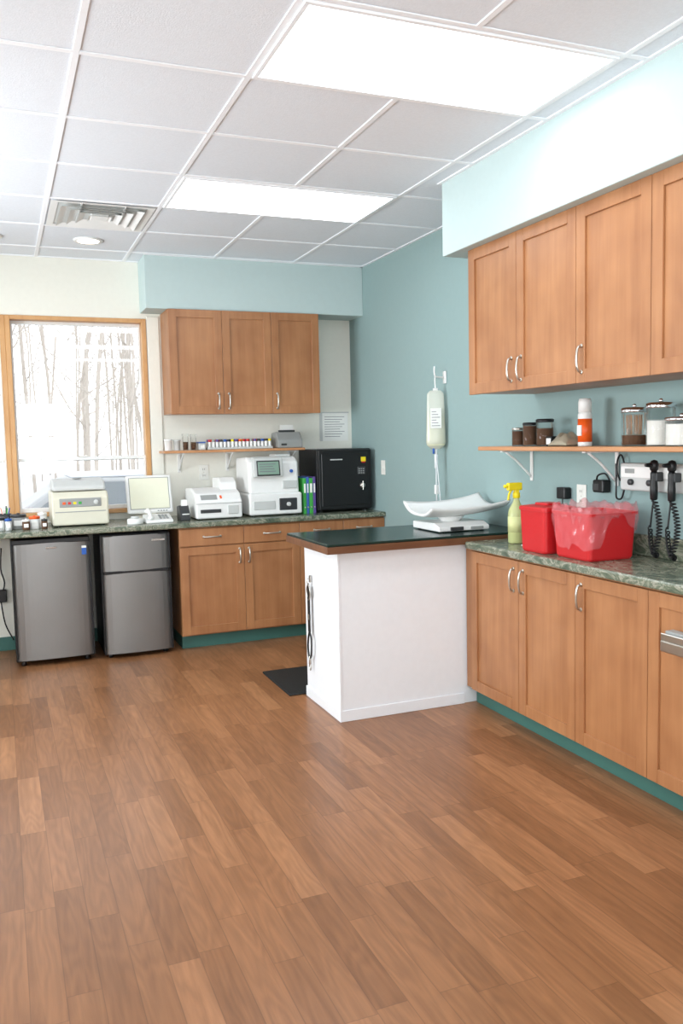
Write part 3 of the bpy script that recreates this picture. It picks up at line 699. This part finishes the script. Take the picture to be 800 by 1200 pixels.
b=bin_(1.70,1.98,1.44,1.74,.31,'plastic_storage_bin',m=WPL,z0=0.0);b.done()
def outlet(n,M):
    b=B(n);b.M=M;b.box(-.037,.037,-.006,-.001,-.058,.058,OUTC,.002,2)
    for z in(-.024,.024):
        b.box(-.017,.017,-.009,-.005,z-.014,z+.014,OUTC,.003);b.box(-.008,-.005,-.0095,-.008,z-.006,z+.006,DARK);b.box(.005,.008,-.0095,-.008,z-.006,z+.006,DARK)
    b.cyl((0,-.008,0),.003,.003,NICK,'y',seg=10);b.done()
RW=lambda y,z:Matrix.Translation((XR,y,z))@Matrix.Rotation(-math.pi/2,4,'Z')
outlet('electrical_outlet',RW(3.50,1.16));outlet('electrical_outlet',Matrix.Translation((1.47,YB,1.24)))
b=B('light_switch');b.M=RW(5.88,1.25);b.box(-.035,.035,-.006,-.001,-.055,.055,OUTC,.002);b.box(-.005,.005,-.014,-.005,-.01,.012,OUTC,.002);b.done()
b=B('black_power_adapter');b.M=RW(3.62,1.17)
b.box(-.035,.035,-.045,-.001,-.03,.03,BLACK,.006,2)
b.tube([(0,-.03,-.03),(.0,-.03,-.09),(.02,-.03,-.13),(.03,-.03,-.15)],.003,BLACK,6,4);b.done()
b=B('black_power_adapter');b.M=RW(3.31,1.20)
b.box(-.05,.03,-.05,-.001,-.012,.05,BLACK,.008,2);b.box(-.045,.0,-.052,-.05,.0,.03,DARK)
b.tube([(-.04,-.03,.04),(-.02,-.04,.07),(.02,-.03,.08),(.04,-.02,.05)],.0045,BLACK,8,5);b.done()
b=B('otoscope_station');b.M=RW(2.95,1.27)
b.box(-.20,.24,-.06,-.001,-.06,.065,LGREY,.01,3)
b.box(-.19,.23,-.063,-.058,.0,.05,WPL,.002);b.box(.02,.03,-.065,-.06,-.055,.06,GREY)
for u in(-.12,.0):b.cyl((u,-.075,-.02),.014,.016,DARK,'y')
b.box(-.16,-.10,-.066,-.06,.02,.04,GREY,.001)
b.tube([(-.2,-.03,.0),(-.225,-.03,-.02),(-.255,-.03,.02),(-.25,-.03,.08),(-.225,-.03,.10),(-.20,-.03,.05)],.0045,BLACK,8,5)
b.tube([(-.19,-.04,-.05),(-.21,-.04,-.10),(-.245,-.04,-.10),(-.26,-.03,-.05),(-.262,-.03,.06)],.0045,BLACK,8,5)
for u,zt in((.06,.085),(.165,.10)):
    b.box(u-.022,u+.022,-.10,-.06,-.01,.03,DARK,.004)
    b.lathe((u,-.095,-.09),[(.013,0),(.016,.004),(.017,.05),(.014,.10),(.016,.115),(.012,.125)],BLACK)
    b.lathe((u,-.095,.035),[(.012,0),(.018,.008),(.02,.03),(.014,.045),(0,.05)],BLACK)
    b.cyl((u,-.145,.062),.006,.05,BLACK,'y',r2=.014)
    b.cyl((u,-.108,.062),.016,.02,DARK,'y')
    pts=[];n=150
    for i in range(n+1):
        q=i/n;a=q*2*math.pi*17
        zc=-.09-.245*q;uo=u+(.035*math.sin(q*math.pi))
        pts.append((uo+.011*math.cos(a),-.095+.011*math.sin(a),zc+.005))
    b.tube(pts,.0035,BLACK,6)
    pts=[];n=110
    for i in range(n+1):
        q=i/n;a=q*2*math.pi*12
        uo=u-.042*math.sin(q*math.pi/2);zc=-.335+.12*q*q
        pts.append((uo,-.075+.011*math.sin(a),zc+.011*math.cos(a)))
    b.tube(pts,.0035,BLACK,6)
    b.tube([(u-.042,-.075,-.215),(u-.045,-.06,-.12),(u-.045,-.05,-.055)],.004,BLACK,6,4)
b.done()
b=B('steel_paper_holder')
b.box(2.255,2.314,2.28,2.44,.655,.70,NICK,.006,2);b.box(2.258,2.266,2.28,2.44,.70,.725,NICK,.002);b.box(2.27,2.31,2.30,2.43,.70,.735,GREY,.003);b.done()
b=B('power_cord')
b.tube([(-.02,YB-.02,.75),(-.03,YB-.03,.6),(-.01,YB-.03,.5),(-.03,YB-.03,.42)],.005,BLACK,6,4);b.box(-.07,.0,YB-.045,YW,.36,.45,BLACK,.005);b.tube([(-.04,YB-.03,.36),(-.02,YB-.03,.2),(.03,YB-.04,.08)],.005,BLACK,6,4)
b.done()
# ------------------------------------------------------------ world + camera
w=bpy.data.worlds.new('overcast_sky');S.world=w;w.use_nodes=True;nt=w.node_tree;bg=nt.nodes['Background']
bg.inputs['Color'].default_value=(.93,.97,1,1);bg.inputs['Strength'].default_value=2.6
yaw,pitch,roll,f=.383,.086,-.022,989.483
cam=bpy.data.cameras.new('camera');c=bpy.data.objects.new('camera',cam);S.collection.objects.link(c);S.camera=c
cam.sensor_fit='VERTICAL';cam.sensor_height=36;cam.lens=36*f/1200;cam.clip_start=.05;cam.clip_end=200
cp,sp,cy_,sy_=math.cos(pitch),math.sin(pitch),math.cos(yaw),math.sin(yaw)
F=Vector((cp*sy_,cp*cy_,-sp));R0=Vector((cy_,-sy_,0));U0=Vector((sp*sy_,sp*cy_,cp))
cr,sr=math.cos(roll),math.sin(roll);R=R0*cr+U0*sr;U=-R0*sr+U0*cr
Mx=Matrix((R,U,-F)).transposed().to_4x4();Mx.translation=Vector((0,0,1.473));c.matrix_world=Mx
